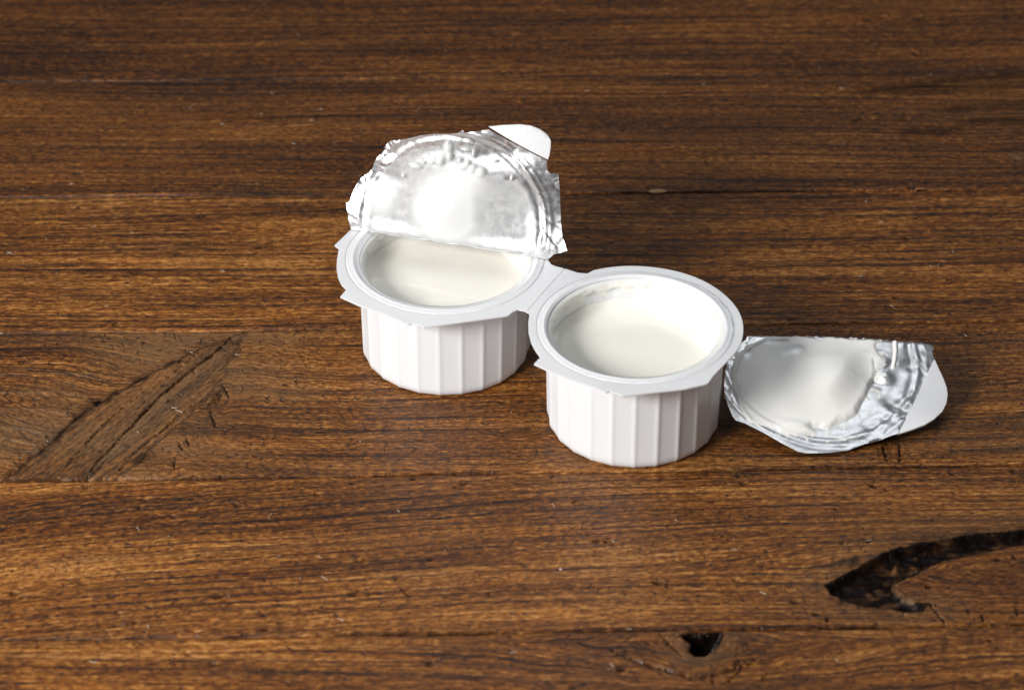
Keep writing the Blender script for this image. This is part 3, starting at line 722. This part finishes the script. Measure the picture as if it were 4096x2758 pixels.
o1b = r1([(1730, 385), (1728, 410), (1736, 432), (1755, 450), (1815, 448), (1820, 520), (1828, 680), (1832, 800), (1845, 920), (1880, 1018), (1850, 1030), (1780, 1045), (1738, 1082)])
O1 = S1.inv(o1 + r1([(1310, 132), (1728, 355)]) + o1b, UC, 0.02)
uc1, vc1 = UC + 0.0002, 0.0070
def px1(x, y): return S1.inv(r1([(x, y)]), UC, 0.02)[0]
def gauss(u, v, c, a, b=None): return np.exp(-(((u - c[0]) / a) ** 2 + ((v - c[1]) / (b or a)) ** 2))
DENT1 = px1(490, 450); RC1 = px1(1390, 300)
def relief1(u, v):
    r = np.hypot(u - uc1, v - vc1); k = sstep(0.0, 0.006, v)
    z = 0.00045 * np.exp(-((r - 0.0345) / 0.0006) ** 2) + 0.0003 * np.exp(-((r - 0.0362) / 0.0005) ** 2) - 0.0004 * np.exp(-((r - 0.0325) / 0.0009) ** 2)
    z = z - 0.0009 * sstep(0.033, 0.027, r)
    z = z + 0.0006 * fbm(u * 45, v * 45, 2, 31) * sstep(0.026, 0.036, r) + 0.00012 * fbm(u * 130, v * 130, 2, 32)
    z = z - 0.0024 * gauss(u, v, DENT1, 0.0055, 0.0026) + 0.0012 * gauss(u, v, (DENT1[0] + 0.001, DENT1[1] + 0.004), 0.005, 0.003)
    z = z - 0.0020 * gauss(u, v, RC1, 0.010, 0.004)
    rid = np.abs(noise(u * 130 + v * 60, v * 130, 33)); z = z - 0.0004 * sstep(0.12, 0, rid) * sstep(0.030, 0.037, r)
    return z * k
lid1 = make_foil('foil_lid', S1, O1, relief1, 0.0007, twin)
lid1['label'] = 'peeled silver foil lid standing on its fold line'
def tab(S, px, u0, v0, parent, thick, lift=0.0, mat=None):
    uv = S.inv(px, u0, v0)
    t = make_foil('pull_tab', S, uv, lambda u, v: np.full(np.shape(u), lift), 0.0012, parent, thick, mat or M_TAB)
    return t
tab(S1, tab1, UC + 0.02, 0.045, lid1, 0.0008, 0.0004)
BL = px1(985, 720)
drops1 = [(1000, 225, 20, 20), (1000, 265, 38, 50), (1010, 320, 30, 40), (1130, 270, 45, 14), (1190, 300, 16, 36), (1345, 356, 32, 22), (1142, 376, 30, 28), (1085, 352, 24, 22), (885, 368, 12, 12), (820, 370, 16, 14), (672, 462, 20, 18),
          (1180, 420, 40, 40), (1240, 440, 44, 40), (1110, 400, 50, 36), (940, 360, 40, 34), (760, 390, 60, 30), (960, 310, 40, 40), (1470, 480, 12, 22)]
DR1 = [(px1(x, y), a / 1.8445 * 8.9e-5, b / 1.8445 * 9.5e-5) for x, y, a, b in drops1]
TOP1 = [px1(*p) for p in ((1180, 250), (1330, 330), (1440, 420), (1420, 340), (1080, 260))]
def field1(u, v):
    r = np.hypot(u - uc1, v - vc1)
    n = fbm(u * 150, v * 150, 4, 41); n2 = fbm(u * 60, v * 60, 3, 42)
    t = 0.00028 + 0.00024 * n2
    lim = 0.0306 + 0.0006 * noise(np.arctan2(v - vc1, u - uc1) * 9, 0 * u, 5) - 0.0012 * sstep(0.020, 0.030, v)
    t = t + 0.0002 * np.exp(-((r - lim + 0.0006) / 0.0005) ** 2) * sstep(0.03, 0.018, v)
    t = np.where(r > lim, -0.0012 * sstep(0, 0.0012, r - lim) + t, t)
    for c in TOP1: t = t - 0.0011 * gauss(u, v, c, 0.0045, 0.0036)
    t = t - 0.00042 * sstep(0.026, 0.036, v) * (0.7 + 1.2 * n)
    t = t + 0.0030 * gauss(u, v, BL, 0.0105, 0.0100) ** 1.3 + 0.0009 * gauss(u, v, px1_l, 0.006, 0.007) + 0.0007 * gauss(u, v, px1_r, 0.009, 0.006)
    for c, a, b in DR1: t = np.maximum(t, 0.0020 * gauss(u, v, c, a * 1.1, b * 1.1) - 0.00045 + 0.00012 * n)
    return np.where(poly_sd(u, v, O1) < 0.0007, -1, t)
px1_l, px1_r = px1(530, 640), px1(1120, 470)
def cover1(u, v, t): return 0.28 + 0.76 * sstep(0.0001, 0.0013, t + 0.00045 * fbm(u * 75, v * 75, 4, 43))
make_film(S1, relief1, field1, cover1, (UC - 0.035, UC + 0.035, 0.0002, 0.047), 0.00045, lid1, M_FILM_DIM)

# the back share of the lid is still sealed flat on the flange behind the fold
aB, aA = math.atan2(B[1] - CL[1], B[0] - CL[0]), math.atan2(A[1] - CL[1], A[0] - CL[0])
if aA < aB: aA += 2 * math.pi
arc = [(CL[0] + 0.0383 * math.cos(a), CL[1] + 0.0383 * math.sin(a)) for a in np.linspace(aB + 0.03, aA - 0.03, 70)]
OS = resample(np.array([tuple(A[:2]), tuple(B[:2])] + arc), 0.0016)
vs, fs = cdt(OS, [], [], [(x, y) for x in np.arange(CL[0] - 0.036, CL[0] + 0.036, 0.0022) for y in np.arange(CL[1] - 0.01, CL[1] + 0.036, 0.0022) if poly_sd(np.array(x), np.array(y), OS) > 0.001])
rs = np.hypot(vs[:, 0] - CL[0], vs[:, 1] - CL[1])
zs = H + 0.00075 - 0.0007 * sstep(0.031, 0.026, rs) * sstep(0, 0.004, seg_dist(vs[:, 0], vs[:, 1], OS, True)[0]) + 0.00025 * noise(vs[:, 0] * 150, vs[:, 1] * 150, 9) * sstep(0.032, 0.028, rs)
tp = np.column_stack([vs, zs]); lw = tp.copy(); lw[:, 2] -= 0.0001
mesh_np('sealed_foil', *solid(tp, fs, lw), M_FOIL, lid1, sharp=60)

# --- loose lid lying beside the right cup: front slope, crest, back slope
SL, SB, RHO = math.radians(24), math.radians(48), 0.0022
FR = at(*r4([(1000, 1188)])[0], 0.0012)
O2C = FR.copy()
def prof2(v, vc):
    """(run, rise) along the sheet: up the front slope, over the crest, down the back"""
    v = np.asarray(v, float); la = RHO * (SL + SB)
    f = np.minimum(v, vc); y, z = f * math.cos(SL), f * math.sin(SL)
    a = np.clip((v - vc) / la, 0, 1) * (SL + SB); 
    y = y + RHO * (np.sin(SL) - np.sin(SL - a)); z = z + RHO * (np.cos(SL - a) - np.cos(SL))
    b = np.maximum(v - vc - la, 0); return y + b * math.cos(SB), z - b * math.sin(SB)
VC2 = 0.0468
def surf2(u, v):
    u = np.asarray(u, float); v = np.asarray(v, float)
    y, z = prof2(v, VC2)
    q = sstep(-0.004, 0.02, v)
    dz = -0.0050 * np.maximum(u / 0.045, 0) ** 2 * sstep(0.004, 0.03, v) + 0.0022 * np.exp(-((u + 0.020) / 0.016) ** 2) * (1 - sstep(0.0, 0.02, v)) + 0.0016 * np.maximum(-u / 0.04, 0) ** 2
    return O2C + np.stack([u, y, z + dz], -1)
S2 = Sheet(surf2)
tab2 = r4([(1985, 397), (2022, 480), (2060, 560), (2088, 640), (2095, 700), (2085, 770), (2050, 840), (1980, 905), (1900, 953), (1800, 990), (1670, 1032)])
front2 = r4([(1670, 1032), (1550, 1070), (1400, 1110), (1250, 1165), (1100, 1185), (1000, 1188), (900, 1188), (830, 1175), (700, 1110), (580, 1040), (480, 985), (380, 935), (300, 910), (272, 870), (240, 790), (208, 700), (204, 600), (214, 500), (236, 400), (280, 310), (345, 250)])
right2 = r4([(1940, 252), (1972, 305), (1962, 330), (1985, 395)])
F2 = S2.inv(front2, 0.0, 0.02); R2 = S2.inv(right2, 0.03, 0.035)
ur, ul = R2[0, 0], F2[-1, 0]
VB = VC2 + RHO * (SL + SB) + (VC2 * math.sin(SL)) / math.sin(SB) - 0.0012
back2 = np.array([(ul + 0.002, VC2 - 0.001), (ul + 0.004, VC2 + 0.006), (ul + 0.009, VC2 + 0.014), (ul + 0.016, VB - 0.006), (ul + 0.024, VB - 0.002), (0.0, VB - 0.0005), (ur - 0.022, VB - 0.002),
                  (ur - 0.012, VB - 0.008), (ur - 0.006, VC2 + 0.010), (ur - 0.005, VC2 + 0.006), (ur - 0.001, VC2 + 0.003), (ur, VC2 - 0.002)])
O2 = np.vstack([F2, back2, R2])
def px2(x, y): return S2.inv(r4([(x, y)]), 0.0, 0.025)[0]
c2 = (px2(1020, 300) + 0); c2 = np.array([c2[0], px2(1000, 1100)[1] + 0.0352])
WR2 = [(px2(1250, 1110), 0.0007), (px2(1180, 1080), 0.0004), (px2(1500, 580), 0.0022), (px2(1720, 820), 0.0018), (px2(1460, 960), 0.0015), (px2(1640, 760), 0.0012), (px2(1780, 440), 0.0016), (px2(1880, 380), 0.0010), (px2(1580, 900), 0.0015)]
def relief2(u, v):
    r = np.hypot(u - c2[0], v - c2[1]); th = np.arctan2(v - c2[1], u - c2[0])
    z = 0.00045 * np.exp(-((r - 0.0342) / 0.0006) ** 2) + 0.00035 * np.exp(-((r - 0.0376) / 0.0006) ** 2) - 0.0003 * np.exp(-((r - 0.0325) / 0.001) ** 2)
    z = z - 0.0007 * sstep(0.033, 0.027, r)
    rt = sstep(0.004, 0.022, u) * sstep(-0.01, 0.004, VC2 - v + 0.02)
    z = z + rt * (0.0011 * fbm(u * 55, v * 55, 2, 51)) + 0.0002 * fbm(u * 120, v * 120, 2, 52)
    rid = np.abs(noise(u * 55 - v * 30, v * 60 + u * 20, 53)); z = z - 0.0004 * sstep(0.16, 0, rid) * rt
    for c, a in WR2: z = z - 0.65 * a * gauss(u, v, c, 0.0032, 0.0024) + 0.4 * a * gauss(u, v, c + np.array([0.003, 0.002]), 0.0026, 0.003)
    return z * sstep(0.0, 0.002, v + 0.004)
lid2 = make_foil('foil_lid', S2, O2, relief2, 0.0008, None)
tag(lid2, 'loose silver foil lid smeared with yogurt lying folded beside the cups', 'foil lid')
tab(S2, tab2, 0.04, 0.02, lid2, 0.0008, 0.0003, M_RIM)
B2 = [(px2(1120, 550), 0.0034, 0.0140, 0.0125), (px2(1160, 680), 0.0012, 0.010, 0.010), (px2(900, 760), 0.0010, 0.013, 0.008), (px2(1195, 1015), 0.0016, 0.0014, 0.0022), (px2(1100, 1030), 0.0009, 0.0042, 0.0022), (px2(800, 960), 0.0008, 0.006, 0.0026)]
L2 = np.array([px2(*p) for p in ((430, 905), (500, 935), (600, 975), (730, 1010), (860, 1030), (960, 1025), (900, 960), (950, 925), (1080, 925), (1220, 890), (1300, 790), (1390, 690), (1440, 600), (1460, 480), (1470, 420), (1560, 400), (1500, 300), (1520, 225), (1300, 205), (700, 205), (520, 225), (400, 280), (330, 350), (290, 450), (285, 540), (300, 650), (340, 780), (385, 860))])
L2 = np.vstack([L2])
RIDGE2 = np.array([px2(*p) for p in ((740, 222), (560, 225), (450, 275), (360, 340), (305, 430), (288, 520), (298, 640), (340, 770), (380, 850), (425, 900))])
FL2 = np.array([px2(*p) for p in ((1655, 240), (1660, 320), (1650, 400), (1640, 455))])
HOLE2 = [(px2(770, 335), 0.0044, 0.0022), (px2(840, 305), 0.002, 0.0016), (px2(400, 345), 0.0018, 0.0018), (px2(600, 235), 0.004, 0.0012)]
def field2(u, v):
    n = fbm(u * 170, v * 170, 4, 61); n2 = fbm(u * 55, v * 55, 3, 62)
    sd = poly_sd(u + 0.0030 * fbm(u * 110, v * 110, 4, 66), v + 0.0030 * fbm(u * 110, v * 110, 4, 63), L2)
    sd0 = poly_sd(u, v, L2); t = np.clip(sd * 0.4, -0.001, 0.00032) + 0.00012 * n2 * sstep(0, 0.002, sd)
    for c, a, su, sv in B2: t = t + a * gauss(u, v, c, su, sv) * (sstep(-0.001, 0.002, sd + 0.004) if a < 0.0017 else sstep(0.0, 0.011, sd0))
    d, _ = seg_dist(u, v, RIDGE2); t = np.maximum(t, 0.0010 * np.exp(-(d / 0.0008) ** 2) - 0.0002)
    d, _ = seg_dist(u + 0.0004 * n, v, FL2); t = np.maximum(t, 0.0008 * np.exp(-(d / 0.0007) ** 2) - 0.0002)
    sp = fbm(u * 420, v * 420, 3, 64) - 0.16; near = sstep(-0.009, 0.0, sd)
    t = np.maximum(t, np.where(near > 0, 0.0006 * np.clip(sp * near, -1, 0.4) - 0.00005 * (1 - near), t))
    t = t * sstep(VC2 + 0.012, VC2 + 0.004, v) - 0.0003 * sstep(VC2 + 0.004, VC2 + 0.012, v)
    return np.where(poly_sd(u, v, O2) < 0.0007, -1, t)
def cover2(u, v, t):
    c = 0.88 + 0.2 * sstep(0.0001, 0.0011, t + 0.00015 * fbm(u * 80, v * 80, 3, 65))
    for p, a, b in HOLE2: c = c - 0.6 * gauss(u, v, p, a, b)
    return c
make_film(S2, relief2, field2, cover2, (F2[:, 0].min(), ur, 0.004, VC2 + 0.012), 0.00045, lid2, M_FILM)

# ------------------------------------------------------------------ splinter, crumbs and lint
def lump(c, r, k, sq=(1, 1, 0.6)):
    rr = np.random.default_rng(k); V = []
    for a, b in [(0, 90)] + [(q * 72, 25) for q in range(5)] + [(q * 72 + 36, -25) for q in range(5)] + [(0, -90)]:
        d = np.array([math.cos(math.radians(a)) * math.cos(math.radians(b)), math.sin(math.radians(a)) * math.cos(math.radians(b)), math.sin(math.radians(b))])
        V.append(np.array(c) + d * r * rr.uniform(0.7, 1.25) * np.array(sq))
    F = [(0, 1 + q, 1 + (q + 1) % 5) for q in range(5)] + [(1 + q, 6 + q, 1 + (q + 1) % 5) for q in range(5)] + [(1 + (q + 1) % 5, 6 + q, 6 + (q + 1) % 5) for q in range(5)] + [(11, 6 + (q + 1) % 5, 6 + q) for q in range(5)]
    return V, F
p0 = at(*ov([(1495, 437)])[0], 0); 
V = []; F = []
for q, (tx, wz, hh) in enumerate(((-0.0034, 0.0003, 0.0002), (-0.002, 0.0009, 0.0006), (0.0005, 0.0011, 0.0008), (0.0026, 0.0007, 0.0006), (0.0038, 0.0002, 0.0002))):
    for a in range(6):
        V.append((p0[0] + tx, p0[1] + 0.02 * tx + wz * math.cos(a * math.pi / 3), 0.0004 + hh * math.sin(a * math.pi / 3)))
F = [tuple(int(i) for i in f) for f in grid_faces(5, 6, True)] + [tuple(range(6)), tuple(range(29, 23, -1))]
mesh_np('splinter', V, F, M_SPL, planks[3], smooth=False)
V, F = [], []
rr = np.random.default_rng(11)
def addl(c, r, k, sq=(1, 1, 0.6)):
    v, f = lump(c, r, k, sq); b = len(V); V.extend(v); F.extend([tuple(i + b for i in t) for t in f])
for q in range(1500):
    x, y = rr.uniform(-0.22, 0.22), rr.uniform(-0.19, 0.24)
    if rr.uniform() > 0.45 + 0.55 * float(sstep(0.12, -0.12, np.array(x))): continue
    if min(math.hypot(x - CL[0], y - CL[1]), math.hypot(x - CR[0], y - CR[1])) < 0.034: continue
    if -0.09 < y - 0 < 0.02 and 0.07 < x < 0.16: continue
    addl((x, y, 0.0003), rr.choice([0.00007, 0.0001, 0.00013, 0.0002], p=[0.45, 0.35, 0.15, 0.05]), q)
for px, py, r in ((1275, 1295, 0.0005), (300, 530, 0.0003)): c = at(*ov([(px, py)])[0], 0); addl((c[0], c[1], 0.0003), r, px)
for q in range(90):                                                     # lint fibres
    x, y = rr.uniform(-0.2, 0.2), rr.uniform(-0.19, 0.2)
    if min(math.hypot(x - CL[0], y - CL[1]), math.hypot(x - CR[0], y - CR[1])) < 0.036 or (-0.09 < y < 0.02 and 0.07 < x < 0.16): continue
    a = rr.uniform(0, 6.28); cv = rr.uniform(-900, 900); L = rr.uniform(0.001, 0.0032); p = np.array([x, y]); b = len(V)
    for k in range(6):
        d = np.array([math.cos(a), math.sin(a)]); nn = np.array([-d[1], d[0]]) * 0.00005
        V.append((*(p + nn), 0.0004)); V.append((*(p - nn), 0.0004)); V.append((*p, 0.0005 + 0.0001 * (k % 2)))
        p = p + d * L / 5; a += cv * L / 5
    for k in range(5):
        s0 = b + 3 * k
        for i, j in ((0, 2), (2, 1), (1, 0)): F.append((s0 + i, s0 + 3 + i, s0 + 3 + j, s0 + j))
dust = mesh_np('dust', V, F, M_DUST, smooth=False)
tag(dust, 'pale dust specks and lint scattered over the wooden planks', 'dust', kind='stuff')
